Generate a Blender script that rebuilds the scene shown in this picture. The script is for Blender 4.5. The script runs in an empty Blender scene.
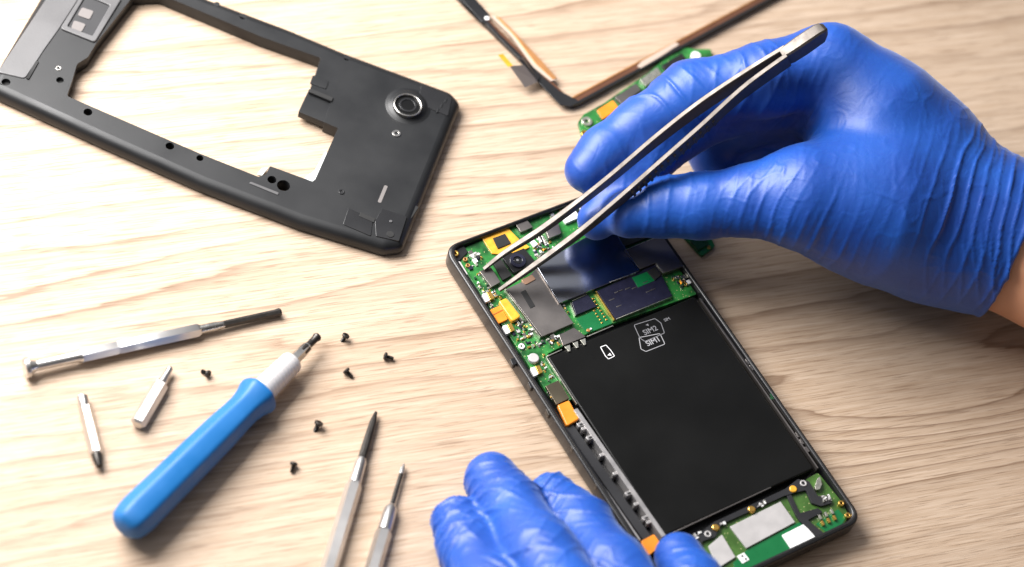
import bpy, math, random
import numpy as np
from mathutils import Vector, Matrix
random.seed(4)
S = 0.001                                   # everything below is written in millimetres
scene = bpy.context.scene
COL = scene.collection

# ------------------------------------------------------------------ camera
FPX, TILT, ROLL, CAMH = 2400.0, math.radians(36), math.radians(19), 636.0
CAM = np.array([0, -CAMH*math.tan(TILT), CAMH])
fwd = np.array([0, math.sin(TILT), -math.cos(TILT)])
_r = np.array([1.0, 0, 0]); _u = np.cross(_r, fwd)
c_, s_ = math.cos(ROLL), math.sin(ROLL)
RIGHT = c_*_r + s_*_u; UP = -s_*_r + c_*_u
def W(px, py, z=0.0):
    """pixel of the photograph -> point (mm) on the horizontal plane at height z"""
    d = FPX*fwd + (px-512)*RIGHT - (py-283.5)*UP
    return CAM + d*((z-CAM[2])/d[2])
cam = bpy.data.cameras.new('camera'); co = bpy.data.objects.new('camera', cam); COL.objects.link(co)
m = Matrix(((RIGHT[0], UP[0], -fwd[0], 0), (RIGHT[1], UP[1], -fwd[1], 0), (RIGHT[2], UP[2], -fwd[2], 0), (0, 0, 0, 1)))
m.translation = Vector(CAM*S); co.matrix_world = m
cam.sensor_width = 36; cam.lens = FPX/1024*36; cam.clip_start = 0.02; cam.clip_end = 50
cam.dof.use_dof = True; cam.dof.focus_distance = float(np.dot(W(560, 300, 8)-CAM, fwd))*S; cam.dof.aperture_fstop = 7.0
scene.camera = co

# ------------------------------------------------------------------ materials
def mat(name, col, rough=0.5, metal=0.0, spec=0.5, bump=0.0, bscale=1500, var=0.0, vscale=60, coat=0.0, sheen=0.0, sss=0.0, aniso=None, scratch=0.0):
    M = bpy.data.materials.new(name); M.use_nodes = True
    nt = M.node_tree; N = nt.nodes; Lk = nt.links; b = N['Principled BSDF']
    b.inputs['Base Color'].default_value = (*col, 1); b.inputs['Roughness'].default_value = rough
    b.inputs['Metallic'].default_value = metal; b.inputs['Specular IOR Level'].default_value = spec
    b.inputs['Coat Weight'].default_value = coat; b.inputs['Coat Roughness'].default_value = 0.15
    if sheen: b.inputs['Sheen Weight'].default_value = sheen; b.inputs['Sheen Roughness'].default_value = 0.4
    if sss:
        b.inputs['Subsurface Weight'].default_value = sss; b.inputs['Subsurface Radius'].default_value = (1, .4, .2); b.inputs['Subsurface Scale'].default_value = 0.002
    tc = N.new('ShaderNodeTexCoord')
    n = N.new('ShaderNodeTexNoise'); n.inputs['Scale'].default_value = vscale; n.inputs['Detail'].default_value = 5
    mp = N.new('ShaderNodeMapping'); Lk.new(tc.outputs['Object'], mp.inputs['Vector'])
    if aniso: mp.inputs['Scale'].default_value = aniso
    Lk.new(mp.outputs[0], n.inputs['Vector'])
    if var:
        mx = N.new('ShaderNodeMix'); mx.data_type = 'RGBA'
        mx.inputs[6].default_value = (*[x*(1-var) for x in col], 1); mx.inputs[7].default_value = (*[min(1, x*(1+var)) for x in col], 1)
        Lk.new(n.outputs['Fac'], mx.inputs[0]); Lk.new(mx.outputs[2], b.inputs['Base Color'])
    mr = N.new('ShaderNodeMapRange'); mr.inputs[1].default_value = .3; mr.inputs[2].default_value = .7
    mr.inputs[3].default_value = max(0, rough*0.82); mr.inputs[4].default_value = min(1, rough*1.25)
    Lk.new(n.outputs['Fac'], mr.inputs[0]); Lk.new(mr.outputs[0], b.inputs['Roughness'])
    if bump:
        n2 = N.new('ShaderNodeTexNoise'); n2.inputs['Scale'].default_value = bscale; n2.inputs['Detail'].default_value = 4
        Lk.new(mp.outputs[0], n2.inputs['Vector'])
        bp = N.new('ShaderNodeBump'); bp.inputs['Strength'].default_value = 1; bp.inputs['Distance'].default_value = bump*S
        Lk.new(n2.outputs['Fac'], bp.inputs['Height']); Lk.new(bp.outputs[0], b.inputs['Normal'])
    return M
M = {}
M['plastic'] = mat('grey_black_plastic', (.009, .0095, .0105), .4, spec=.42, bump=.012, bscale=2500, var=.15)
M['plastic_gloss'] = mat('black_plastic', (.012, .012, .013), .28, var=.2, bump=.01)
M['plastic_light'] = mat('pale_grey_plastic', (.09, .088, .09), .33, bump=.02, bscale=1800, var=.2)  # lightened grey: paints window glare into the cover's left edge plate
M['hole'] = mat('dark_recess', (.006, .006, .006), .7)
M['black'] = mat('black_film', (.003, .003, .0027), .38, spec=.22, var=.25, vscale=40, bump=.006, bscale=900)
M['rubber'] = mat('dark_tape', (.012, .012, .014), .5, var=.3)
M['steel'] = mat('steel', (.5, .48, .45), .25, 1, var=.12, vscale=500, bump=.01, bscale=1200)
M['tweezer_steel'] = mat('brushed_steel', (.155, .137, .123), .5, .85, var=.15, vscale=300, bump=.012, bscale=1500)
M['dark_steel'] = mat('blackened_steel', (.06, .055, .05), .35, .8, var=.3, vscale=700)
M['satin'] = mat('satin_aluminium', (.6, .58, .56), .33, 1, var=.04, vscale=50)
M['white_plastic'] = mat('pale_grey_ferrule', (.62, .6, .6), .35, .3, var=.08)
M['shield'] = mat('nickel_shield', (.27, .245, .228), .34, .95, var=.18, vscale=90, bump=.02, bscale=250)
M['mirror'] = mat('polished_shield', (.42, .43, .47), .14, 1, var=.1, vscale=60, bump=.02, bscale=80)
M['chip'] = mat('black_chip', (.014, .014, .03), .22, var=.3, vscale=500, bump=.01)
M['plate'] = mat('matte_plate', (.5, .48, .47), .5, .35, var=.08, vscale=200)
M['sticker'] = mat('white_sticker', (.82, .81, .8), .6, var=.04)
M['gold'] = mat('gold_contact', (.85, .5, .12), .28, 1, var=.2, vscale=600)
M['silver_edge'] = mat('tinned_edge', (.75, .73, .62), .3, 1, var=.3, vscale=900)
M['flex'] = mat('orange_flex', (.72, .23, .015), .33, var=.25, vscale=350, coat=.3)
M['flex_yellow'] = mat('amber_flex', (.78, .36, .03), .3, var=.45, vscale=420, coat=.3)
M['blue'] = mat('blue_handle', (.005, .12, .35), .46, var=.15, vscale=90, bump=.02, bscale=700)
M['bronze'] = mat('bronze_film', (.13, .055, .03), .3, .25, var=.3, vscale=150)
M['bronze_light'] = mat('copper_film', (.5, .24, .09), .3, .5, var=.2, vscale=200)
M['rail'] = mat('stamped_metal', (.5, .48, .47), .38, .8, var=.15, vscale=300)
M['lens_black'] = mat('smoked_lens', (.004, .004, .004), .3, spec=.25)
M['tan'] = mat('pale_backing', (.45, .36, .29), .5)
M['foam'] = mat('grey_foam', (.16, .145, .14), .7, var=.2, bump=.05)
M['glass'] = mat('lens_glass', (.004, .004, .006), .05, spec=.8)
M['white'] = mat('white_print', (.75, .75, .75), .5)
M['print'] = mat('grey_print', (.33, .33, .34), .45)
M['print_dim'] = mat('faint_print', (.17, .17, .18), .45)
M['skin'] = mat('skin', (.62, .30, .17), .5, sss=.25, var=.12, vscale=120, bump=.08, bscale=500)
M['pearl'] = mat('clear_tape', (.6, .62, .6), .3, var=.1)

def board_mat(name, c1, c2):
    Mm = bpy.data.materials.new(name); Mm.use_nodes = True
    nt = Mm.node_tree; N = nt.nodes; L = nt.links; b = N['Principled BSDF']
    b.inputs['Roughness'].default_value = .28
    tc = N.new('ShaderNodeTexCoord')
    br = N.new('ShaderNodeTexVoronoi'); br.feature = 'F1'; br.distance = 'MANHATTAN'; br.inputs['Scale'].default_value = 900
    n = N.new('ShaderNodeTexNoise'); n.inputs['Scale'].default_value = 260; n.inputs['Detail'].default_value = 3
    L.new(tc.outputs['Object'], br.inputs['Vector']); L.new(tc.outputs['Object'], n.inputs['Vector'])
    r = N.new('ShaderNodeValToRGB'); e = r.color_ramp.elements
    e[0].position = .35; e[0].color = (*c1, 1); e[1].position = .62; e[1].color = (*c2, 1)
    L.new(n.outputs['Fac'], r.inputs[0])
    r2 = N.new('ShaderNodeValToRGB'); e = r2.color_ramp.elements
    e[0].position = .17; e[0].color = (1, 1, 1, 1); e[1].position = .20; e[1].color = (0, 0, 0, 1)
    L.new(br.outputs['Distance'], r2.inputs[0])
    mx = N.new('ShaderNodeMix'); mx.data_type = 'RGBA'; L.new(r2.outputs[0], mx.inputs[0]); L.new(r.outputs[0], mx.inputs[6])
    mx.inputs[7].default_value = (.55, .5, .25, 1); L.new(mx.outputs[2], b.inputs['Base Color'])
    return Mm
M['pcb'] = board_mat('green_board', (.008, .065, .014), (.03, .20, .04))
M['pcb_olive'] = board_mat('olive_board', (.035, .085, .015), (.055, .13, .025))
M['pcb_flat'] = mat('green_solder_mask', (.004, .125, .035), .3, var=.15, vscale=200)
M['pcb_dark'] = mat('dark_solder_mask', (.008, .06, .022), .3, var=.4, vscale=300)

def glove_mat():
    Mm = bpy.data.materials.new('blue_nitrile'); Mm.use_nodes = True
    nt = Mm.node_tree; N = nt.nodes; L = nt.links; b = N['Principled BSDF']
    b.inputs['Roughness'].default_value = .5
    b.inputs['Specular IOR Level'].default_value = .45
    b.inputs['Sheen Weight'].default_value = .28; b.inputs['Sheen Roughness'].default_value = .35
    b.inputs['Sheen Tint'].default_value = (.5, .65, 1, 1)
    b.inputs['Coat Weight'].default_value = .22; b.inputs['Coat Roughness'].default_value = .38
    b.inputs['Subsurface Weight'].default_value = .12; b.inputs['Subsurface Radius'].default_value = (.1, .3, 1); b.inputs['Subsurface Scale'].default_value = .0015
    tc = N.new('ShaderNodeTexCoord')
    n = N.new('ShaderNodeTexNoise'); n.inputs['Scale'].default_value = 45; n.inputs['Detail'].default_value = 4
    L.new(tc.outputs['Object'], n.inputs['Vector'])
    r = N.new('ShaderNodeValToRGB'); e = r.color_ramp.elements
    e[0].position = .3; e[0].color = (.003, .046, .28, 1); e[1].position = .75; e[1].color = (.008, .085, .41, 1)
    L.new(n.outputs['Fac'], r.inputs[0]); L.new(r.outputs[0], b.inputs['Base Color'])
    n2 = N.new('ShaderNodeTexNoise'); n2.inputs['Scale'].default_value = 220; n2.inputs['Detail'].default_value = 3; n2.inputs['Distortion'].default_value = 1.2
    n3 = N.new('ShaderNodeTexNoise'); n3.inputs['Scale'].default_value = 2600; n3.inputs['Detail'].default_value = 2
    L.new(tc.outputs['Object'], n2.inputs['Vector']); L.new(tc.outputs['Object'], n3.inputs['Vector'])
    ad = N.new('ShaderNodeMath'); ad.operation = 'MULTIPLY_ADD'; L.new(n3.outputs['Fac'], ad.inputs[0]); ad.inputs[1].default_value = .08; L.new(n2.outputs['Fac'], ad.inputs[2])
    bp = N.new('ShaderNodeBump'); bp.inputs['Strength'].default_value = .4; bp.inputs['Distance'].default_value = .0004
    L.new(ad.outputs[0], bp.inputs['Height']); L.new(bp.outputs[0], b.inputs['Normal'])
    return Mm
M['glove'] = glove_mat()

# ------------------------------------------------------------------ helpers
def tag(o, label=None, cat=None, group=None, kind=None):
    if label: o['label'] = label
    if cat: o['category'] = cat
    if group: o['group'] = group
    if kind: o['kind'] = kind
    return o
def empty(name, loc, label, cat, group=None):
    o = bpy.data.objects.new(name, None); COL.objects.link(o); o.empty_display_size = .01
    o.location = Vector(loc)*S
    return tag(o, label, cat, group)
def wloc(o):
    v = Vector(o.location)
    while o.parent: o = o.parent; v = v + o.location
    return v
def link_mesh(name, me, material, parent, centre=None):
    """me has world metre coordinates; give it a local origin and link it"""
    n = len(me.vertices); a = np.empty(n*3); me.vertices.foreach_get('co', a); a = a.reshape(-1, 3)
    c = (a.min(0)+a.max(0))/2; c[2] = a[:, 2].min()
    a -= c; me.vertices.foreach_set('co', a.ravel())
    o = bpy.data.objects.new(name, me); COL.objects.link(o)
    me.materials.clear(); me.materials.append(material)
    o.location = Vector(c)
    if parent:
        o.location = Vector(c)-wloc(parent); o.parent = parent
    me.polygons.foreach_set('use_smooth', [True]*len(me.polygons)); me.set_sharp_from_angle(angle=math.radians(32)); me.update()
    return o
def mesh(name, V, F, material, parent=None):
    me = bpy.data.meshes.new(name); me.from_pydata([tuple(np.array(v)*S) for v in V], [], F); me.validate()
    return link_mesh(name, me, material, parent)
def fillet(P, r, n=5):
    """round the corners of a 2D polygon (mm); r number or list"""
    out = []; k = len(P)
    for i in range(k):
        ri = r[i] if isinstance(r, (list, tuple)) else r
        p = np.array(P[i][:2], float); a = np.array(P[i-1][:2], float)-p; b = np.array(P[(i+1) % k][:2], float)-p
        la, lb = np.linalg.norm(a), np.linalg.norm(b)
        if ri <= 0 or la < 1e-6 or lb < 1e-6: out.append(p); continue
        a /= la; b /= lb
        cosv = max(-1, min(1, float(a@b))); ang = math.acos(cosv)
        if ang > 3.0: out.append(p); continue
        d = min(ri/math.tan(ang/2), la*.48, lb*.48)
        p0 = p+a*d; p1 = p+b*d
        for j in range(n+1):
            t = j/n; out.append((1-t)**2*p0+2*t*(1-t)*p+t*t*p1)
    return out
def prism_mm(name, loops, z0, z1, material, parent, bevel=0.1, res=1):
    cu = bpy.data.curves.new(name, 'CURVE'); cu.dimensions = '2D'; cu.fill_mode = 'BOTH'
    h = (z1-z0)/2; bevel = min(bevel, h*.95)
    cu.extrude = (h-bevel)*S; cu.bevel_depth = bevel*S; cu.offset = -bevel*S; cu.bevel_resolution = res
    for lp in loops:
        s = cu.splines.new('POLY'); s.points.add(len(lp)-1)
        for i, p in enumerate(lp): s.points[i].co = (p[0]*S, p[1]*S, 0, 1)
        s.use_cyclic_u = True
    ob = bpy.data.objects.new(name, cu)
    me = bpy.data.meshes.new_from_object(ob); me.name = name
    bpy.data.objects.remove(ob); bpy.data.curves.remove(cu)
    me.transform(Matrix.Translation((0, 0, (z0+z1)/2*S)))
    return link_mesh(name, me, material, parent)
def P2(pts, z): return [W(x, y, z)[:2] for x, y in pts]
def circ(px, py, r, z, n=20):
    c = W(px, py, z); return [(c[0]+r*math.cos(2*math.pi*i/n), c[1]+r*math.sin(2*math.pi*i/n)) for i in range(n)]
def prism(name, pts, z0, z1, material, parent, r=0.0, holes=(), bevel=0.1, res=1):
    return prism_mm(name, [fillet(P2(pts, z1), r)]+list(holes), z0, z1, material, parent, bevel, res)
def disc(name, px, py, r, z0, z1, material, parent, rin=None, bevel=0.1, n=24):
    lp = [circ(px, py, r, z1, n)]
    if rin: lp.append(circ(px, py, rin, z1, n))
    return prism_mm(name, lp, z0, z1, material, parent, bevel, 2)
def lathe(name, a, b, prof, material, parent, seg=24, mod=None):
    """profile [(fraction along a->b, radius mm)] turned round the axis a->b (world mm)"""
    a = np.array(a, float); b = np.array(b, float); ax = b-a; L = np.linalg.norm(ax); ax /= L
    up = np.array([0, 0, 1.0]); x = np.cross(ax, up); 
    if np.linalg.norm(x) < .01: x = np.array([1.0, 0, 0])
    x /= np.linalg.norm(x); y = np.cross(x, ax)
    V, F = [], []
    for t, r in prof:
        for i in range(seg):
            th = 2*math.pi*i/seg; rr = r*(mod(th, t) if mod else 1)
            V.append(a+ax*L*t+rr*(math.cos(th)*x+math.sin(th)*y))
    for j in range(len(prof)-1):
        for i in range(seg):
            i2 = (i+1) % seg; F.append((j*seg+i, j*seg+i2, (j+1)*seg+i2, (j+1)*seg+i))
    F.append(tuple(range(seg))[::-1]); F.append(tuple((len(prof)-1)*seg+i for i in range(seg)))
    return mesh(name, V, F, material, parent)
def ribbon(name, pts, w, t, material, parent, wide=(0, 0, 1)):
    """strip of rectangular section; pts world mm; w,t lists; 'wide' = direction of the broad side"""
    V, F = [], []; n = len(pts); pts = [np.array(p, float) for p in pts]
    for i, p in enumerate(pts):
        d = pts[min(i+1, n-1)]-pts[max(i-1, 0)]; d /= np.linalg.norm(d)
        wd = np.array(wide, float); wd -= d*(wd@d); wd /= np.linalg.norm(wd); td = np.cross(d, wd)
        wi, ti = w[i]/2, t[i]/2; k = .28*min(wi, ti)
        for sx, sy in ((-1, -1), (1, -1), (1, 1), (-1, 1)):
            if sx*sy > 0: q = ((wi-k, ti), (wi, ti-k)) if (sx, sy) == (-1, -1) or True else None
            c1 = p+wd*sy*(wi-k)+td*sx*ti; c2 = p+wd*sy*wi+td*sx*(ti-k)
            V += [c1, c2] if (sx, sy) in ((-1, -1), (1, 1)) else [c2, c1]
    for i in range(n-1):
        for k in range(8):
            k2 = (k+1) % 8; F.append((i*8+k, i*8+k2, (i+1)*8+k2, (i+1)*8+k))
    F.append(tuple(range(8))[::-1]); F.append(tuple((n-1)*8+k for k in range(8)))
    return mesh(name, V, F, material, parent)

# ------------------------------------------------------------------ the wooden table
def wood():
    Mm = bpy.data.materials.new('pale_oak'); Mm.use_nodes = True
    nt = Mm.node_tree; N = nt.nodes; L = nt.links; b = N['Principled BSDF']
    tc = N.new('ShaderNodeTexCoord'); mp = N.new('ShaderNodeMapping'); L.new(tc.outputs['Object'], mp.inputs[0])
    g = W(830, 305)-W(180, 400); ang = math.atan2(g[1], g[0])
    mp.vector_type = 'TEXTURE'; mp.inputs['Rotation'].default_value = (0, 0, ang)
    sep = N.new('ShaderNodeSeparateXYZ'); L.new(mp.outputs[0], sep.inputs[0])
    def math_(op, a, b_=None, c=None):
        n = N.new('ShaderNodeMath'); n.operation = op
        for i, v in enumerate((a, b_, c)):
            if v is None: continue
            if isinstance(v, (int, float)): n.inputs[i].default_value = v
            else: L.new(v, n.inputs[i])
        return n.outputs[0]
    def noise(sx, sy, detail=3, rough=.5, dist=0):
        c = N.new('ShaderNodeCombineXYZ'); L.new(math_('MULTIPLY', sep.outputs[0], sx), c.inputs[0]); L.new(math_('MULTIPLY', sep.outputs[1], sy), c.inputs[1])
        n = N.new('ShaderNodeTexNoise'); n.inputs['Scale'].default_value = 1; n.inputs['Detail'].default_value = detail
        n.inputs['Roughness'].default_value = rough; n.inputs['Distortion'].default_value = dist; L.new(c.outputs[0], n.inputs['Vector']); return n.outputs['Fac']
    # growth rings: level lines of (across-grain position + slow warp + one cathedral eye)
    q = W(945, 400); ca, sa = math.cos(ang), math.sin(ang); u0 = (q[0]*ca+q[1]*sa)*S; v0 = (-q[0]*sa+q[1]*ca)*S
    du = math_('MULTIPLY', math_('SUBTRACT', sep.outputs[0], u0), 1/.085); dv = math_('MULTIPLY', math_('SUBTRACT', sep.outputs[1], v0), 1/.020)
    r2 = math_('ADD', math_('MULTIPLY', du, du), math_('MULTIPLY', dv, dv))
    eye = math_('EXPONENT', math_('MULTIPLY', r2, -1.0))
    f = math_('ADD', math_('MULTIPLY', sep.outputs[1], 100), math_('MULTIPLY', noise(2.6, 17, 2), 6.5))
    f = math_('ADD', f, math_('MULTIPLY', eye, 3.6)); f = math_('ADD', f, math_('MULTIPLY', noise(22, 260, 3), .5))
    fr = math_('FRACT', f)
    ring = N.new('ShaderNodeValToRGB'); L.new(fr, ring.inputs[0]); e = ring.color_ramp.elements
    e[0].position = 0; e[0].color = (0, 0, 0, 1); e[1].position = 1; e[1].color = (0, 0, 0, 1)
    for p, v in ((.5, .1), (.8, .42), (.915, 1.0), (.94, .3)):
        k = e.new(p); k.color = (v, v, v, 1)
    mod = math_('POWER', noise(6, 26, 2), 2.0)
    mod = math_('ADD', mod, math_('MULTIPLY', eye, .3))
    ringv = math_('MULTIPLY', ring.outputs[0], math_('MULTIPLY', mod, 3.8))
    fibre = noise(38, 1300, 3, .7); fib2 = noise(9, 380, 4, .65)
    pore = N.new('ShaderNodeValToRGB'); L.new(noise(70, 1900, 2, .5), pore.inputs[0]); e = pore.color_ramp.elements
    e[0].position = .58; e[0].color = (0, 0, 0, 1); e[1].position = .66; e[1].color = (1, 1, 1, 1)
    base = N.new('ShaderNodeMix'); base.data_type = 'RGBA'
    base.inputs[6].default_value = (.55, .43, .325, 1); base.inputs[7].default_value = (.35, .238, .152, 1)
    fac = math_('ADD', math_('MULTIPLY', fib2, .9), math_('MULTIPLY', fibre, 1.9)); fac = math_('ADD', fac, math_('MULTIPLY', noise(2.2, 9, 2), .8)); fac = math_('SUBTRACT', fac, 1.42)
    cl = N.new('ShaderNodeClamp'); L.new(fac, cl.inputs[0]); L.new(cl.outputs[0], base.inputs[0])
    m2 = N.new('ShaderNodeMix'); m2.data_type = 'RGBA'; L.new(base.outputs[2], m2.inputs[6]); m2.inputs[7].default_value = (.17, .10, .058, 1)
    cl2 = N.new('ShaderNodeClamp'); L.new(math_('MULTIPLY', ringv, .54), cl2.inputs[0]); cl2.inputs[2].default_value = .75; L.new(cl2.outputs[0], m2.inputs[0])
    m3 = N.new('ShaderNodeMix'); m3.data_type = 'RGBA'; L.new(m2.outputs[2], m3.inputs[6]); m3.inputs[7].default_value = (.16, .09, .05, 1)
    L.new(math_('MULTIPLY', pore.outputs[0], .42), m3.inputs[0]); L.new(m3.outputs[2], b.inputs['Base Color'])
    b.inputs['Roughness'].default_value = .48; b.inputs['Specular IOR Level'].default_value = .35
    bp = N.new('ShaderNodeBump'); bp.inputs['Strength'].default_value = .35; bp.inputs['Distance'].default_value = .00025
    h = math_('SUBTRACT', fibre, math_('MULTIPLY', pore.outputs[0], .8)); L.new(h, bp.inputs['Height']); L.new(bp.outputs[0], b.inputs['Normal'])
    return Mm
tb = prism_mm('table', [fillet([(-900, -520), (900, -520), (900, 620), (-900, 620)], 15)], -28, 0, wood(), None, bevel=2, res=3)
# keep the wood's texture space at the scene origin
off = tb.location.copy(); tb.data.transform(Matrix.Translation(off)); tb.location = (0, 0, 0)
tag(tb, 'pale oak table top with long brown grain lines', 'table', kind='structure')

# ------------------------------------------------------------------ back cover (top left)
Z = 5.6
root = empty('back_cover', W(240, 90, 0), 'dark grey plastic phone back cover with a round camera ring, top left', 'phone cover')
outer = [(-14, 86), (0, 93), (100, 139), (201, 184), (300, 222), (385, 248), (404, 246), (462, 101), (452, 90),
         (344, 49.6), (290, 27), (210, -3), (81, -55), (66, -48)]
ro = [4, 8, 20, 20, 20, 6, 3, 4, 5, 30, 30, 30, 5, 3]
inner = [(160, -6), (262, 37), (321, 58), (310, 89), (332, 98), (324, 122), (338, 128), (314, 182), (270, 166), (266, 174), (259, 177), (201, 154), (67, 96), (73, 78), (77, 64), (88, 57), (97, 42), (134, -5)]
ri = [1, 10, .8, .2, .2, .2, .3, .6, .5, .2, 1, 20, 1, 2, 2, 2, 2, 1]
holes = [fillet(P2(inner, Z), ri)]
for x, y, r in ((6, 82, 1.15), (60, 80, 1.0), (88, 112, 1.15), (170, 146, 1.15), (200, 158, .95), (272, 179.6, 1.2), (283.6, 185.5, 1.75), (390, 236, 1.35), (243, 16.5, 1.0), (217, 4, .8), (109, 0, 1.0), (347, 58, .9)):
    holes.append(circ(x, y, r*1.25, Z))
OUT = np.array(fillet(P2(outer, Z), ro, 7)); keep = [0]
for i in range(1, len(OUT)):
    if np.linalg.norm(OUT[i]-OUT[keep[-1]]) > .25: keep.append(i)
OUT = OUT[keep]
def inset(P, d):
    e = np.roll(P, -1, 0)-P; e /= np.linalg.norm(e, axis=1)[:, None]; n1 = np.stack([-e[:, 1], e[:, 0]], 1); n0 = np.roll(n1, 1, 0)
    area2 = np.sum(P[:, 0]*np.roll(P[:, 1], -1)-P[:, 1]*np.roll(P[:, 0], -1)); sg = 1 if area2 > 0 else -1
    m_ = n0+n1; m_ /= np.maximum((m_*m_).sum(1), 1.2)[:, None]/2*1.0
    return P+sg*d*m_
levels = [(3.4, Z), (2.7, Z-.07), (2.0, Z-.27), (1.3, Z-.65), (.7, Z-1.2), (.25, Z-2.0), (0, Z-3.0), (0, 1.5), (.5, .3)]
core = prism_mm('core', [inset(OUT, 3.4)]+holes, 0.3, Z, M['plastic'], None, bevel=.02)
bm_v = [np.array((core.matrix_basis @ Matrix.Identity(4)).translation)+0]
cv = [np.array(v.co)/S+np.array(core.location)/S for v in core.data.vertices]; cf = [tuple(p.vertices) for p in core.data.polygons]
bpy.data.objects.remove(core); n0_ = len(cv); nn_ = len(OUT)
for d_, z_ in levels:
    for p in inset(OUT, d_): cv.append(np.array([p[0], p[1], z_]))
for j in range(len(levels)-1):
    for i in range(nn_):
        i2 = (i+1) % nn_; f = (n0_+j*nn_+i, n0_+(j+1)*nn_+i, n0_+(j+1)*nn_+i2, n0_+j*nn_+i2); cf.append(f)
ax = OUT; a2 = np.sum(ax[:, 0]*np.roll(ax[:, 1], -1)-ax[:, 1]*np.roll(ax[:, 0], -1))
if a2 < 0: cf = cf[:-nn_*(len(levels)-1)]+[f[::-1] for f in cf[-nn_*(len(levels)-1):]]
body = mesh('frame', cv, cf, M['plastic'], root)
prism('notch', [(406, 214), (415, 205), (419, 207), (411, 219)], Z-3.2, Z-.6, M['hole'], root, .4)
prism('recess_floor', [(309.4, 88.5), (333, 97.6), (325, 122.5), (298.5, 111.5)], 2.0, 5.0, M['plastic'], root, .3)
prism('latch', [(313, 75), (329, 81), (326, 89), (310, 83)], Z-.5, Z+.25, M['plastic'], root, .4)
prism('slot', [(310.5, 88.2), (333.5, 97.4), (331.5, 101.2), (309, 91.6)], 5.1, 6.2, M['hole'], root)
cc = W(408, 106, Z); ring = lathe('camera_ring', cc, cc+np.array([0, 0, 1.0]), [(-.3, 8.4), (0, 7.8), (.12, 7.1), (.4, 6.4), (.75, 5.9), (.95, 5.5), (1, 5.2), (1, 1)], M['plastic'], root, 40)
r2 = disc('lens_rim', 408, 104.6, 4.9, Z+.5, Z+2.3, M['steel'], root, rin=4.3, bevel=.25, n=44)
disc('lens', 408, 104.8, 4.35, Z+.5, Z+1.5, M['lens_black'], r2, n=32); disc('lens_ring', 408, 104.8, 3.0, Z+1.4, Z+1.75, M['plastic_gloss'], r2, rin=2.3, n=32)
b1 = disc('screw', 396.7, 133, 1.4, Z-.5, Z+.35, M['steel'], root, rin=.6)
disc('screw_boss', 341.6, 191.6, 1.0, Z-.5, Z+.25, M['plastic_gloss'], root, rin=.5)
disc('screw_boss', 58.5, 68, .95, Z-.5, Z+.25, M['steel'], root, rin=.5)
for x, y, r in ((6, 82, .9), (60, 80, .8), (390, 236, 1.1), (109, 0, .8)):
    disc('plug', x, y, r+.6, .4, 4.0, M['hole'], root)
bz = prism('speaker_bezel', [(60, 28), (95, 42), (122, -2), (88, -16)], Z-.4, Z+.7, M['plastic_light'], root, 1.2, holes=[fillet(P2([(67.5, 26), (92.5, 35.5), (110, 5), (86, -5)], Z+.7), .5)], bevel=.3, res=2)
prism('speaker_mesh', [(66.5, 26.5), (93, 36.5), (111, 5), (86, -6)], Z-.3, Z+.12, M['rubber'], root)
prism('foam_pad', [(82, 7), (94, 11), (89.5, 19.5), (77.5, 15)], Z, Z+.4, M['foam'], root, .8)
prism('foam_pad', [(74, 20), (86, 24), (81.5, 32), (71, 28)], Z, Z+.4, M['foam'], root, .8)
prism('edge_plate', [(-3, 72), (25, 78.5), (37, 61), (44, 50), (59, 29), (79, -2), (88, -18), (72, -40)], Z-.6, Z+.35, M['plastic_light'], root, 1.5, bevel=.3, res=2)  # same cover plastic, glare at the left put into its paler colour
prism('slot', [(36, 60.5), (39, 61.5), (29, 79), (26, 78)], Z-.4, Z+.45, M['hole'], root, .2)
prism('corner_panel', [(421, 84), (452, 98), (448, 116), (418, 103)], Z-.5, Z+.25, M['plastic_gloss'], root, .5)
for i in range(3):
    x = 436+i*4; y = 112-i*5; prism('clip', [(x, y), (x+1.6, y+.7), (x+3.4, y-3.6), (x+1.8, y-4.4)], Z, Z+.45, M['plastic'], root, .2)
cp = prism('corner_panel', [(382, 208.5), (407, 216.5), (399, 241), (376, 236), (375, 221)], Z-.5, Z+.3, M['plastic_gloss'], root, .5, holes=[circ(390, 236, 1.4, Z+.3)] if False else ())
disc('screw_recess', 390.5, 234, 1.25, Z+.25, Z+.5, M['hole'], cp)
disc('pin', 391, 221, .5, Z+.2, Z+.6, M['plastic_light'], cp)
prism('corner_panel', [(348.5, 208), (373, 219), (371, 236), (343, 224)], Z-.5, Z+.25, M['plastic_gloss'], root, .5)
prism('slot', [(360.5, 212), (375.5, 218.5), (374, 222.5), (359, 216)], Z, Z+.4, M['hole'], root, .2)
prism('white_mark', [(384.5, 185), (388, 186), (381, 203), (377.5, 202)], Z, Z+.08, M['foam'], root, .5)
prism('side_ridge', [(249, 183), (251, 181.5), (279, 192.5), (278, 195)], Z-.9, Z+.25, M['plastic_light'], root, .4)
prism('tape_tab', [(326, 150), (329, 157), (325.5, 171), (312, 182), (304, 178), (315, 170)], Z-1.6, Z-.8, M['pearl'], root, .6)
prism('tape_tab', [(262, 168), (269, 167), (262, 175.5), (257, 174)], .8, 1.6, M['pearl'], root, .3)

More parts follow.
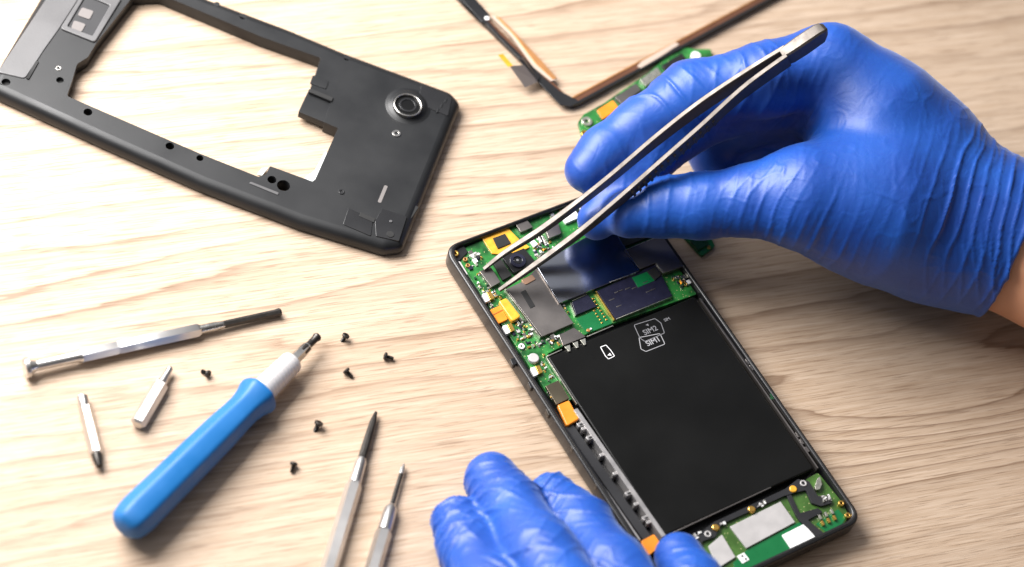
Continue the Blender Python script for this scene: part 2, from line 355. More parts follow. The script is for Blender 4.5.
# ------------------------------------------------------------------ screen bezel with flex cable (top centre)
root = empty('touch_screen_bezel', W(571, 100, 0), 'empty bronze and black screen bezel with a loose flex cable, at the top edge', 'screen frame')
C = W(571, 107, 2)[:2]; e1 = W(462, 0, 2)[:2]-C; e1 /= np.linalg.norm(e1); e2 = W(771, -1, 2)[:2]-C; e2 /= np.linalg.norm(e2)
def Q(a, b): return C+e1*a+e2*b
prism_mm('bezel', [fillet([Q(0, 0), Q(0, 140), Q(74, 140), Q(74, 0)], 4.5, 8), fillet([Q(3.1, 2.2), Q(70.6, 2.2), Q(70.6, 136), Q(3.1, 136)][::-1], [1]*4)], .4, 2.2, M['bronze'], root, bevel=.4, res=2)
prism_mm('black_lip', [fillet([Q(-.5, -.5), Q(-.5, 140.5), Q(74.5, 140.5), Q(74.5, -.5)], 4.8, 8), fillet([Q(.7, .7), Q(.7, 139), Q(73, 139), Q(73, .7)][::-1], 4, 8)], .2, 2.45, M['plastic_gloss'], root, bevel=.2)
prism_mm('copper_edge', [[Q(2.5, 3), Q(2.5, 136), Q(3.1, 136), Q(3.1, 3)]], 1.9, 2.4, M['bronze_light'], root, bevel=.05)
prism('black_mask', [(459, -4), (481, 22), (489, 21.5), (519, 56), (523, 57), (535, 72), (548, 80.5), (560, 91), (576, 99), (580, 102), (570, 106.5), (560, 104.5), (536, 79.5), (519, 58.5), (486, 24), (458, -1)], 2.1, 2.5, M['plastic_gloss'], root, .5)
prism('black_mask', [(459, -3), (474, -3), (490, 15), (483, 22)], 2.1, 2.55, M['plastic_gloss'], root, .3)
prism('cutout', [(491, 16), (494, 15.5), (511, 32), (536, 62), (556, 80), (551, 81), (534, 67.5), (512, 37)], 2.15, 2.6, M['tan'], root, .3)
prism('copper_strip', [(495, 15), (501, 18), (541, 60), (557, 78), (553, 79.5), (535, 63), (513, 34)], 2.3, 2.75, M['bronze_light'], root, .3)
disc('pin_hole', 487, 18, .85, 2.3, 2.8, M['sticker'], root)
prism('cutout', [(637, 66), (642, 61), (675, 42), (680, 44), (660, 57), (641, 68)], 2.1, 2.6, M['tan'], root, .6)
fx = mesh('flex_cable', [W(509.5, 66, 7), W(524, 65, 7), W(538, 82, 3.2), W(525, 87.5, 3.2), W(509.5, 66, 6.5), W(524, 65, 6.5), W(538, 82, 2.6), W(525, 87.5, 2.6)],
          [(0, 1, 2, 3), (7, 6, 5, 4), (0, 4, 5, 1), (1, 5, 6, 2), (2, 6, 7, 3), (3, 7, 4, 0)], mat('grey_flex', (.13, .11, .1), .4), root)
mesh('gold_tail', [W(498, 55, 8.6), W(503, 53.8, 8.6), W(513, 65.5, 7), W(508, 67, 7), W(498, 55, 8.2), W(503, 53.8, 8.2), W(513, 65.5, 6.6), W(508, 67, 6.6)],
     [(0, 1, 2, 3), (7, 6, 5, 4), (0, 4, 5, 1), (1, 5, 6, 2), (2, 6, 7, 3), (3, 7, 4, 0)], M['flex_yellow'], fx)
mesh('black_tail', [W(519, 58, 3), W(524, 57, 3), W(540, 76, 2.9), W(534, 80, 2.9), W(519, 58, 7), W(523, 60, 6.4), W(538, 80, 3.6), W(532, 82, 3.4)],
     [(3, 2, 1, 0), (4, 5, 6, 7), (0, 1, 5, 4), (1, 2, 6, 5), (2, 3, 7, 6), (3, 0, 4, 7)], M['rubber'], fx)

# ------------------------------------------------------------------ loose circuit boards
root = empty('circuit_board', W(640, 92, 0), 'narrow green circuit board with shields lying behind the index finger', 'circuit board')
prism('board', [(578, 122), (584, 114), (604, 103), (617, 94), (648, 73), (666, 57), (684, 47), (694, 49), (711, 49), (714, 66), (640, 112), (584, 142)], .3, 1.6, M['pcb'], root, .8)
prism('flex_connector', [(597, 110), (613, 100), (619, 108), (603, 119)], 1.6, 2.4, M['flex'], root, .4)
prism('shield', [(615, 97), (636, 83), (641, 90), (622, 104)], 1.6, 3.0, M['shield'], root, .3)
prism('chip', [(622, 104), (637, 94), (640, 99), (626, 109)], 1.6, 2.6, M['plastic_gloss'], root, .2)
prism('shield', [(640, 80), (657, 67), (662, 74), (646, 86)], 1.6, 2.8, M['silver_edge'], root, .3)
prism('chip', [(662, 65), (682, 53), (687, 60), (668, 72)], 1.6, 3.0, M['plastic_gloss'], root, .2)
disc('solder_pad', 587, 121, 1.9, 1.6, 2.3, M['silver_edge'], root, rin=.8)
disc('solder_pad', 585, 133, 1.3, 1.6, 2.2, M['gold'], root, rin=.5)
disc('white_cap', 696, 55, 1.7, 1.6, 3.0, M['sticker'], root)
root = empty('circuit_board', W(698, 245, 0), 'small corner of a green circuit board showing below the thumb, right of the phone', 'circuit board')
prism('board', [(664, 214), (684, 207), (706, 228), (715, 246), (702, 256)], .3, 1.6, M['pcb_flat'], root, 1)
prism('shield', [(690, 240), (705, 236), (709, 244), (698, 250)], 1.6, 2.5, M['pcb_dark'], root, .3)
disc('solder_pad', 709, 247, .7, 1.6, 2.0, M['gold'], root)

# ------------------------------------------------------------------ the opened phone
root = empty('phone', W(655, 375, 0), 'opened black smartphone with bare circuit boards and black battery, centre of the table', 'phone')
T = 7.6
bd = W(814, 468, T)[:2]-W(694, 295, T)[:2]; ey = -bd/np.linalg.norm(bd); ex = np.array([ey[1], -ey[0]])
if ex @ (W(700, 280, T)[:2]-W(500, 350, T)[:2]) < 0: ex = -ex
uL = W(500, 350, 2)[:2]@ex; uR = W(704.2, 290, T)[:2]@ex; vT = W(510, 222, T)[:2]@ey; vB = W(815, 550, .8)[:2]@ey
def U(u, v): return ex*u+ey*v
def uv(px, py, z=T): p = W(px, py, z)[:2]; return float(p@ex), float(p@ey)
print('phone', uR-uL, vT-vB)
def rect(u0, u1, v0, v1): return [U(u0, v0), U(u1, v0), U(u1, v1), U(u0, v1)]
prism_mm('back_shell', [fillet(rect(uL+.4, uR-.4, vB+.4, vT-.4), 5.3, 8)], .2, 3.2, M['plastic_gloss'], root, bevel=1.2, res=3)
prism_mm('rim', [fillet(rect(uL, uR, vB, vT), 5.6, 8), fillet(rect(uL+2.2, uR-1.6, vB+2.0, vT-1.4), 4.4, 8)[::-1]], 1.5, T, M['plastic_gloss'], root, bevel=.7, res=3)
prism_mm('rim_lip', [fillet(rect(uL+.9, uR-.7, vB+1, vT-.6), 5.0, 8), fillet(rect(uL+1.15, uR-.95, vB+1.25, vT-.85), 4.8, 8)[::-1]], T-.3, T+.16, M['dark_steel'], root, bevel=.05)
BZ = 6.9
bat = prism('battery', [(547.5, 357), (695, 296), (814, 468.5), (664, 536)], 3.0, BZ, M['black'], root, 1.0, bevel=.5, res=2)
def strip(name, a, b, w, z0, z1, material, parent, sh=0):
    a = W(*a, z1)[:2]; b = W(*b, z1)[:2]; d = (b-a)/np.linalg.norm(b-a); n = np.array([-d[1], d[0]])
    return prism_mm(name, [[a-n*w/2, b-n*w/2, b+n*w/2, a+n*w/2]], z0, z1, material, parent, bevel=min(.06, w*.2))
strip('edge_trim', (546.5, 357), (577, 404), .35, 6, BZ+.25, M['silver_edge'], bat)
strip('edge_trim', (546.5, 356.5), (562, 349.5), .3, 6, BZ+.25, M['silver_edge'], bat)
strip('edge_trim', (668, 535), (771, 487), .35, 6, BZ+.2, M['shield'], bat)
for x, y in ((567.5, 348.5), (575.5, 345), (583, 342)):
    prism('contact', [(x-3, y-2), (x+2.5, y-4), (x+3.2, y+2.4), (x+1.2, y+3)], 6.4, BZ+.5, M['silver_edge'], bat, .1)
def text(s, px, py, size, material, parent, z, rot=0):
    cu = bpy.data.curves.new('t', 'FONT'); cu.body = s; cu.size = size*S; cu.extrude = .03*S; cu.offset = .03*S; cu.align_x = 'CENTER'; cu.align_y = 'CENTER'
    ob = bpy.data.objects.new('t', cu); me = bpy.data.meshes.new_from_object(ob); bpy.data.objects.remove(ob)
    w = W(px, py, z); a = math.atan2(ex[1], ex[0])+rot
    me.transform(Matrix.Translation(Vector(w)*S) @ Matrix.Rotation(a, 4, 'Z'))
    o = link_mesh('printed_text', me, material, parent); return o
def outline(name, pts, w, z, material, parent, r=.3):
    P = np.array(fillet(P2(pts, z), r)); n = len(P); c = P.mean(0); out = []; inn = []
    for i in range(n):
        d = P[(i+1) % n]-P[i-1]; d /= np.linalg.norm(d)+1e-9; nn = np.array([-d[1], d[0]])
        if nn@(P[i]-c) < 0: nn = -nn
        out.append(P[i]+nn*w/2); inn.append(P[i]-nn*w/2)
    return prism_mm(name, [out, inn[::-1]], z-.1, z, material, parent, bevel=.01)
zt = BZ+.07
outline('card_icon', [(634, 325), (655, 318.5), (661, 323), (664.5, 333), (645, 341.5), (640, 338)], .24, zt, M['print_dim'], bat, .6)
outline('card_icon', [(639, 337.5), (641, 349), (646, 351.5), (665, 344), (660, 333.5)], .24, zt, M['print'], bat, .6)
text('SIM2', 650.3, 330.5, 2.7, M['print_dim'], bat, zt); text('SIM1', 653.2, 341.5, 2.7, M['print'], bat, zt)
text('SIM', 667, 319.5, 1.5, M['print_dim'], bat, zt)
prism('card_notch', [(645.5, 325), (648, 323.5), (649, 326)], zt-.1, zt, M['print_dim'], bat)
outline('memory_card_icon', [(600.5, 347), (606, 345), (611, 350.5), (614.5, 356), (608.5, 359), (605.5, 356)], .26, zt, M['white'], bat, .25)
prism('arrow', [(607.5, 355.5), (609.8, 352.8), (612, 355.5)], zt-.1, zt, M['white'], bat)

# upper board
UZ = 5.6
ub = prism('upper_board', [(457, 251), (508, 229), (550, 211), (604, 190), (632, 200), (690, 285), (697, 294), (615, 323), (584, 335), (547, 354), (573, 398), (560, 407), (548, 393), (528, 364), (505, 329), (478, 290), (462, 266)], 4.0, UZ, M['pcb'], root, .6)
def ch(name, pts, h, material, r=.15, z0=UZ, bevel=.08, parent=None):
    return prism(name, pts, z0, z0+h, material, parent or ub, r, bevel=bevel)
prism('flex_cable', [(480, 235), (505, 224.5), (513, 233), (520, 240), (530, 247), (521, 251), (503, 254.5), (492, 253.5)], UZ, UZ+.6, M['flex_yellow'], ub, .5)
ch('camera_socket', [(493, 238), (505, 233.5), (511, 243), (498, 248.5)], 1.0, M['hole'])
# camera module
cm = ch('camera_module', [(502, 257), (524, 248), (536, 262), (514, 273)], 1.6, M['plastic_gloss'], .5)
disc('lens_ring', 518, 260, 2.7, UZ+1.5, UZ+2.3, M['chip'], cm, rin=1.5); disc('lens', 518, 260, 1.5, UZ+1.4, UZ+1.9, M['glass'], cm)
disc('pupil', 517.6, 260, .45, UZ+1.9, UZ+2.0, M['print_dim'], cm)
ch('chip', [(479.5, 271), (491, 267), (500.5, 282), (491.5, 287)], 1.5, M['shield'], .2)
ch('chip', [(493, 262), (501, 259), (512, 275), (503, 280)], 1.1, M['hole'], .2)
ch('brass_cap', [(521, 280), (532, 274.5), (536, 279), (526, 284.5)], 1.9, mat('dull_brass', (.5, .3, .2), .35, .8), .5)
# shields
s1 = ch('polished_shield', [(536.5, 266), (559.5, 303), (640, 270.5), (614, 230), (586, 237)], 2.0, M['mirror'], .2)
strip('edge_trim', (535.8, 266.5), (559, 303.5), .2, UZ, UZ+2.05, M['shield'], s1)
strip('edge_trim', (610, 282), (636, 272.5), .22, UZ, UZ+2.1, M['silver_edge'], s1)
s2 = ch('grey_shield', [(506, 289), (524, 281), (536, 269), (573.5, 323), (542, 336.5)], 1.6, M['shield'], .2)
prism('slot', [(520.5, 292), (525.5, 289.5), (535.5, 306), (530.5, 308.5)], UZ+1, UZ+1.72, M['hole'], s2, .2)
strip('edge_trim', (505, 289), (540.5, 337), .3, UZ, UZ+1.7, M['silver_edge'], s2)
s3 = ch('small_chip', [(572, 302), (588, 294.5), (597, 306), (576, 315)], 1.0, M['chip'], .1)
strip('edge_trim', (570.5, 302.5), (575.5, 315.5), .22, UZ, UZ+.9, M['silver_edge'], s3)
strip('edge_trim', (572, 300.8), (587, 294.2), .18, UZ, UZ+.9, M['silver_edge'], s3)
s4 = ch('large_chip_shield', [(597, 291), (615.5, 318.5), (672, 295.5), (656, 264), (640, 271.5)], 1.3, M['chip'], .15)
strip('edge_trim', (596, 291), (614.5, 319.5), .3, UZ, UZ+1.25, M['gold'], s4)
strip('edge_trim', (616, 319), (672, 296.3), .25, UZ, UZ+1.4, M['silver_edge'], s4)
prism('green_window', [(632, 277.5), (648.5, 271), (656, 280), (638, 287.5)], UZ+1, UZ+1.36, M['pcb_flat'], s4)
prism('component', [(647, 271), (655, 267), (661, 275), (655, 280)], UZ+1.2, UZ+1.8, M['hole'], s4)
for k in range(9):
    x = 606+random.random()*48; y = 303-(x-606)*.42+random.uniform(-9, 9)
    prism('trace', [(x, y), (x+5, y-2), (x+5.6, y-1.2), (x+.6, y+.9)], UZ+1.25, UZ+1.38, M['shield'], s4)
s5 = ch('right_shield', [(625, 250), (655, 237.5), (666, 238), (684, 266), (664, 273), (656.5, 262.5), (640, 269)], 1.9, M['shield'], .2)
strip('edge_trim', (624.3, 250.2), (655, 237.7), .22, UZ, UZ+2.0, M['silver_edge'], s5); strip('edge_trim', (624.3, 250.5), (638.5, 270), .22, UZ, UZ+2.0, M['silver_edge'], s5)
strip('edge_trim', (656, 263), (663.5, 273), .2, UZ, UZ+2.0, M['silver_edge'], s5)
ch('upper_shield', [(614.5, 231), (624, 246.5), (654, 235), (636, 207), (600, 219)], 1.5, mat('dark_nickel', (.14, .145, .12), .3, 1, var=.2), .2)
for k in range(9): ch('gold_pad', [(613+k*2.1, 235+k*3.2), (615+k*2.1, 234.4+k*3.2), (616+k*2.1, 236+k*3.2), (614+k*2.1, 236.7+k*3.2)], 1.9, M['silver_edge'], .05)
ch('top_shield', [(544, 226), (557, 219.5), (561.5, 233), (549, 238.5)], 1.7, M['shield'], .3)
ch('top_connector', [(515, 223), (526, 218.5), (533, 227), (521, 232)], 1.3, M['shield'], .2)
ch('white_connector', [(527.5, 237), (530.5, 235.5), (538, 244), (534.5, 246.5)], 1.3, M['sticker'], .2)
for k in range(4):
    x = 534+k*2.5; y = 231+k*1.6; ch('contact_pin', [(x, y), (x+1.6, y-.6), (x+5, y+7), (x+3.4, y+7.6)], .7, M['silver_edge'] if k % 2 else M['hole'], .05)
ch('top_slot', [(561, 216), (575, 210), (580, 217), (566, 223)], 1.2, M['sticker'], .2)
# orange side connector
oc = ch('orange_tab', [(489.5, 310), (500, 305.5), (508, 319), (497, 324)], .8, M['flex'], .5)
ch('orange_connector', [(498.5, 301), (506.5, 297.5), (521, 316), (512.5, 321.5)], 2.0, M['flex_yellow'], .9, bevel=.4)
prism('seam', [(491, 315), (503, 309), (503.7, 310), (491.8, 316)], UZ+.75, UZ+.9, mat('burnt_orange', (.35, .1, .01), .4), oc)
# contacts on the left edge
for x, y in ((486, 297), (506.5, 329), (534.5, 371)):
    ch('spring_contact', [(x-4, y-3), (x, y-4.5), (x+4, y+3), (x, y+5)], 1.5, M['sticker'], .3); ch('gold_contact', [(x+.6, y-4.8), (x+5, y-6), (x+8.5, y+1), (x+4.5, y+2.8)], 1.3, M['gold'], .3)
rg = disc('white_ring', 521.7, 346, 1.0, UZ, UZ+.7, M['sticker'], ub, rin=.45)
disc('round_cap', 534, 357.5, 1.75, UZ, UZ+1.5, M['plate'], ub, bevel=.3)
ch('solder_plate', [(559, 335), (574, 327.5), (586, 336.5), (563, 345.5)], 1.0, M['shield'], .2)
ch('green_area', [(576, 319), (597, 309), (613, 319), (613, 323), (587, 333.5)], .25, M['pcb_flat'], .2)
for k in range(8):
    for j in range(2):
        x = 592+k*1.9+j*-4.5; y = 298+k*3+j*3
        ch('gold_pad', [(x, y), (x+1.6, y-.7), (x+2.3, y+.6), (x+.7, y+1.3)], .5, M['gold'], .05)
strip('board_trim', (587, 336.5), (613, 325.5), .3, UZ, UZ+.6, M['silver_edge'], ub)
disc('solder_ball', 588.5, 330, .6, UZ, UZ+.7, M['bronze_light'], ub); disc('solder_ball', 591, 328.5, .35, UZ, UZ+.8, M['white'], ub)
# tongue
ch('grey_shield', [(545.5, 386), (558.5, 380), (569.5, 398), (556.5, 404.5)], 1.2, mat('olive_nickel', (.2, .17, .12), .35, 1, var=.2), .2)
oc2 = prism('flex_cable', [(557.5, 405), (569, 400), (579, 418.5), (567, 426)], UZ-.5, UZ+1.0, M['flex'], root, .6, bevel=.3)
# scattered small components of the upper board
def comps(regions, z, parent, ms):
    for (pts, n, smin, smax) in regions:
        P = np.array(pts, float)
        for k in range(int(n*1.7)):
            w_ = np.random.dirichlet(np.ones(len(P))); x, y = w_@P
            a = random.uniform(smin, smax); b_ = a*random.choice((.5, .6, 1, .45)); rot = random.choice((0, 1))
            if rot: a, b_ = b_, a
            u, v = uv(x, y, z); m_ = random.choice(ms)
            prism_mm('component', [rect(u-a/2, u+a/2, v-b_/2, v+b_/2)], z-.02, z+random.uniform(.3, .7), M[m_], parent, bevel=.05)
np.random.seed(3)
comps([([(462, 256), (478, 248), (490, 262), (470, 272)], 18, .5, 1.5), ([(505, 325), (520, 318), (545, 350), (528, 358)], 26, .4, 1.2), ([(535, 345), (545, 338), (566, 332), (560, 345)], 15, .5, 1.6),
       ([(478, 288), (490, 286), (505, 300), (498, 300)], 10, .4, 1.1), ([(510, 322), (522, 316), (535, 335)], 8, .4, 1.0), ([(666, 276), (684, 270), (696, 288), (680, 292)], 18, .5, 1.6),
       ([(528, 250), (545, 238), (560, 245), (537, 262)], 16, .4, 1.3), ([(543, 350), (548, 372), (540, 376)], 6, .4, .9), ([(548, 374), (556, 378), (546, 384)], 5, .3, .8), ([(545, 390), (556, 405), (552, 400)], 5, .3, .7), ([(563, 305), (571, 318), (566, 310)], 6, .3, .7),
       ([(462, 256), (478, 290), (500, 320), (505, 326), (490, 300)], 26, .35, .8), ([(548, 214), (604, 192), (612, 200), (566, 226)], 26, .4, 1.4), ([(535, 236), (546, 240), (556, 250), (528, 252)], 12, .4, 1), ([(480, 266), (472, 270), (490, 292), (496, 292)], 12, .3, .8)],
      UZ, ub, ['silver_edge', 'hole', 'gold', 'pcb_dark', 'sticker', 'shield', 'chip', 'plate', 'silver_edge'])
disc('corner_screw', 455.5, 253, 1.1, T-1.6, T-.5, M['gold'], root, rin=.5)
prism('corner_block', [(450, 250), (462, 243), (468, 252), (458, 262), (452, 262)], 3, T-1.4, M['plastic_gloss'], root, .6)
for x, y in ((465.5, 259), (468, 265)): disc('copper_ring', x, y, .75, UZ, UZ+.8, M['bronze_light'], ub, rin=.35)
disc('copper_ring', 677, 277, .7, UZ, UZ+.8, M['silver_edge'], ub, rin=.35); disc('copper_ring', 686, 284, .7, UZ, UZ+.8, M['gold'], ub, rin=.35)
prism('side_button', [(456, 262), (460, 261), (468, 274), (465, 276)], 5, T-.2, M['plate'], root, .5)

# left rail beside the battery
rail = strip('side_rail', (575.5, 409), (664, 536), 1.5, 3, BZ+.1, M['rail'], root)
d0 = np.array([88.5, 127.])/154.8
for t, w_ in ((14, 1), (20, 0), (30, 1), (52, 0), (75, 0), (98, 1), (112, 0), (128, 1), (134, 0)):
    x = 575.5+d0[0]*t-1; y = 409+d0[1]*t+1
    prism('tab', [(x-6, y+2), (x+1, y-1), (x+3.5, y+2.6), (x-3.5, y+5.6)] if w_ else [(x-5, y+1), (x+1, y-1), (x+3, y+1.4), (x-3.5, y+4)], 3.5, BZ-.2+.1*w_, M['rail'], rail, .3)
    if w_: prism('tab_hole', [(x-3.5, y+2.6), (x-.5, y+1.2), (x+1, y+2.8), (x-2, y+4.4)], BZ-.3, BZ-.05, M['hole'], rail, .1)
strip('side_flex', (569, 426), (652, 545), 3.0, 3.2, 5.6, M['rubber'], root)
strip('antenna_wire', (561.5, 426), (640, 540), .6, 4, 6.6, M['rail'], root)
strip('antenna_wire', (548, 404), (559, 422), .4, 4, 6.6, M['plate'], root)
prism('flex_cable', [(641, 541), (654, 534), (662, 545), (648, 556)], 4.5, 7.0, M['flex'], root, .5)
for x, y in ((531, 385), (549, 412), (556, 420), (573, 447), (597, 484), (513, 362)):
    prism('side_clip', [(x-3, y-3), (x+1, y-4.5), (x+4, y+1.5), (x, y+3.5)], 5, T-.3, M['plastic_gloss'] if x < 540 else M['dark_steel'], root, .4)
# right rail
r1 = strip('side_rail', (700, 298), (818, 468), .5, 3, BZ+.5, M['shield'], root)
strip('side_rail', (706, 306), (819, 463), .35, 3, BZ+.3, M['dark_steel'], root)
for x, y in ((747, 362), (751, 368), (797, 435), (801, 442), (806, 450), (771, 397)):
    prism('tab', [(x-2, y-3), (x+2, y-4), (x+5, y+1), (x+1, y+2.6)], 4, BZ+.2, M['shield'] if x != 771 else M['pcb_flat'], root, .4)
# lower board
LZ = 5.4
lb = prism('lower_board', [(690, 566), (697, 545), (716, 528), (792, 492), (808, 478), (818, 472.5), (843, 503), (849, 516), (843, 525), (760, 569), (712, 592)], 4.0, LZ, M['pcb_olive'], root, .8)
def lc(name, pts, h, material, r=.15, z0=LZ, parent=None, bevel=.06): return prism(name, pts, z0, z0+h, material, parent or lb, r, bevel=bevel)
lc('bright_area', [(733, 563), (748, 549), (797, 523), (806, 521), (826, 537), (770, 565), (738, 582)], .12, M['pcb_flat'], .2)
lc('bright_area', [(822, 520), (838, 509), (846, 518), (842, 524), (826, 532), (816, 524)], .12, M['pcb_flat'], .2)
lc('silver_plate', [(730, 526.5), (780.5, 501.5), (795, 522), (746.5, 548)], .7, M['plate'], .1)
lc('silver_plate', [(708.5, 546), (722, 534.5), (735.5, 557), (718, 568)], .7, M['plate'], .1)
lc('white_sticker', [(782, 535), (804, 524), (815.5, 537), (792, 550)], .6, M['sticker'], .3)
lc('black_gasket', [(786, 494), (790, 492), (800, 513), (818, 508), (823, 512), (808, 520), (829, 537), (822, 541), (800, 521), (796, 515)], .8, M['rubber'], .3)
lc('black_bracket', [(683, 551), (690, 541), (714, 522), (785, 489), (798, 479), (809, 481), (818, 496), (830, 495), (832, 503), (821, 506), (812, 503), (806, 490), (798, 492), (784, 496), (722, 524), (715, 537), (703, 541), (698, 552)], 1.0, M['rubber'], .6)
for x, y in ((793.5, 488.5), (752, 508.7), (716, 527)): disc('gold_button', x, y, 1.25, LZ, LZ+1.5, M['flex_yellow'] if x > 780 else M['gold'], lb, bevel=.35)
for x, y in ((803.5, 483), (708, 533.7)): disc('white_ring', x, y, 1.1, LZ+.8, LZ+1.3, M['plate'], lb, rin=.6)
for k in range(3):
    for j in range(2):
        x = 818+k*6+j*2.6; y = 515-k*2.7+j*6
        lc('gold_spring', [(x, y), (x+2, y-1), (x+4.4, y+3.5), (x+2.4, y+4.6)], 1.0, M['gold'] if j else M['silver_edge'], .2)
for x, y in ((841.5, 503), (848, 515)): disc('brass_screw', x, y, .95, LZ, LZ+1.2, M['gold'], lb, rin=.4)
lc('copper_bracket', [(815, 487), (817, 479), (820, 476), (822, 484), (820, 489), (816, 490)], 1.4, M['silver_edge'], .3)
comps([([(820, 496), (830, 494), (832, 501), (822, 503)], 14, .3, .8), ([(755, 508), (766, 500), (764, 505)], 7, .4, 1.2), ([(719, 525), (727, 521), (724, 524)], 4, .4, 1.0), ([(690, 535), (700, 532), (697, 540)], 5, .5, 1.1)], LZ+.9, lb, ['sticker', 'silver_edge', 'plate'])
dm = lc('printed_emblem', [(737, 556), (744, 552.5), (749.5, 559.5), (742.5, 563.5)], .3, M['sticker'], .1)
for x, y in ((742, 556), (745.5, 559)): prism('mark', [(x-1, y-.8), (x+.8, y-1.4), (x+1.6, y+.6), (x-.2, y+1.2)], LZ+.3, LZ+.4, M['hole'], dm)

# ------------------------------------------------------------------ tools
def poly_mod(n, k): return lambda th, t: 1+k*math.cos(n*th)
def P3(a): return W(*a)
root = empty('screwdriver', W(210, 450, 0), 'thick screwdriver with smooth blue plastic handle and short dark tip', 'screwdriver')
A = P3((128, 524, 8)); B = P3((313, 341, 5.5)); Lt = np.linalg.norm(B-A)
def seg_(a, b, lo, hi): return a+(b-a)*lo, a+(b-a)*hi
a, b = seg_(A, B, -.03, .70)
def hm(th, t):
    q = .82
    k = .05 if .08 < t < .9 else .03
    hx = math.cos(math.pi/6)/math.cos((th+.2) % (math.pi/3)-math.pi/6); w_ = .75 if .05 < t < .95 else .5
    return q*1.03*(1+w_*(hx-1)*1.0)
prof = [(0, .5), (.004, 3.2), (.014, 5.2), (.035, 6.6), (.07, 7.3), (.12, 7.6), (.3, 7.4), (.5, 7.2), (.7, 6.9), (.82, 6.4), (.88, 6.3), (.93, 6.9), (.965, 7.8), (.985, 8.0), (.997, 7.8), (1, 7.2), (1.0, 3)]
lathe('handle', a, b, prof, M['blue'], root, 48, hm)
a, b = seg_(A, B, .69, .885)
pr = [(0, 3.5)]
for k in range(12): t = k/12; pr += [(t+.01, 4.2-.5*t), (t+.05, 4.0-.5*t), (t+.07, 3.85-.5*t)]
pr += [(1, 3.0), (1, 1.4)]
lathe('collar', a, b, pr, M['white_plastic'], root, 28)
a, b = seg_(A, B, .87, .97); lathe('shaft', a, b, [(0, 2.0), (.6, 1.9), (1, 1.6), (1, .5)], M['steel'], root, 6)
a, b = seg_(A, B, .935, 1.03); lathe('tip', a, b, [(0, 1.7), (.3, 1.6), (.4, 1.15), (.8, 1.2), (.92, 1.5), (1, 1.2), (1, .3)], M['dark_steel'], root, 16)

def precision(a, b, segs, label, loc, group='slim silver precision screwdrivers'):
    r = empty('precision_screwdriver', loc, label, 'screwdriver', group)
    for name, lo, hi, prof, mt, sg, md in segs:
        p, q = seg_(a, b, lo, hi); lathe(name, p, q, prof, M[mt], r, sg, md)
    return r
a, b = P3((30, 367, 3.4)), P3((281, 312, 1.6))
precision(a, b, [('swivel_cap', -.022, .03, [(0, 1.5), (.02, 3.0), (.12, 3.3), (.35, 3.3), (.42, 2.2), (.7, 1.8), (1, 1.5)], 'satin', 28, None),
                 ('neck', .02, .2, [(0, 1.5), (.1, 1.7), (.9, 1.7), (1, 2.3)], 'satin', 20, None),
                 ('handle', .19, .67, [(0, 1.7), (.015, 2.35), (.3, 2.35), (.32, 2.1), (.34, 2.35), (.97, 2.35), (1, 1.6)], 'satin', 6, None),
                 ('ferrule', .66, .77, [(0, 1.5), (.6, 1.5), (1, 1.1)], 'steel', 16, None),
                 ('blade', .75, 1.0, [(0, 1.15), (.1, 1.25), (.9, 1.25), (.97, 1.5), (1, 1.1), (1, .2)], 'dark_steel', 8, None)],
          'silver precision screwdriver with round swivel cap and long black tip, above the blue screwdriver', W(150, 340, 0))
a, b = P3((310, 632, 3)), P3((376, 412, 1.6))
precision(a, b, [('handle', -.2, .67, [(0, 2), (.01, 2.6), (.97, 2.6), (1, 1.9)], 'satin', 6, None),
                 ('ferrule', .66, .78, [(0, 2.0), (.8, 1.8), (1, 1.2)], 'satin', 16, None),
                 ('blade', .76, 1.0, [(0, 1.3), (.3, 1.35), (.8, 1.1), (1, .45), (1, .1)], 'dark_steel', 10, None)],
          'silver precision screwdriver with broad flat black blade, left of the bottom pair', W(345, 520, 0))
a, b = P3((352, 640, 3)), P3((404, 464, 1.4))
precision(a, b, [('handle', -.3, .62, [(0, 2), (.01, 2.6), (.97, 2.6), (1, 1.9)], 'satin', 6, None),
                 ('ferrule', .61, .76, [(0, 2.2), (.8, 2.1), (1, 1.0)], 'satin', 16, None),
                 ('blade', .74, .95, [(0, .75), (1, .65)], 'dark_steel', 10, None),
                 ('point', .94, 1.0, [(0, .7), (.5, .75), (1, .25)], 'satin', 10, None)],
          'silver precision screwdriver with very thin shaft, right one of the pair beside the left glove', W(385, 520, 0))
def bit(a, b, segs, label, loc):
    r = empty('driver_bit', loc, label, 'driver bit', 'loose silver driver bits')
    for name, lo, hi, prof, mt in segs:
        p, q = seg_(a, b, lo, hi); lathe(name, p, q, prof, M[mt], r, 6 if name == 'shank' else 14)
bit(P3((82, 396, 2.2)), P3((99.5, 466, 2.2)), [('shank', .15, .84, [(0, 1.4), (.03, 2.0), (.97, 2.0), (1, 1.6)], 'satin'), ('collar', 0, .16, [(0, .8), (.1, 1.7), (.6, 1.7), (1, 1.4)], 'satin'), ('tip', .83, 1.0, [(0, 1.6), (.5, 1.5), (1, 1.0), (1, .2)], 'dark_steel')],
    'small silver driver bit with a dark tip pointing down, nearest the left edge', W(90, 430, 0))
bit(P3((137, 425, 2.6)), P3((171, 367, 2.3)), [('shank', 0, .72, [(0, 1.7), (.04, 2.5), (.96, 2.5), (1, 1.8)], 'satin'), ('tip', .71, 1.0, [(0, 1.7), (.4, 1.2), (.9, 1.0), (1, .5)], 'satin')],
    'small silver driver bit with a pale pointed end, between two tools', W(152, 398, 0))

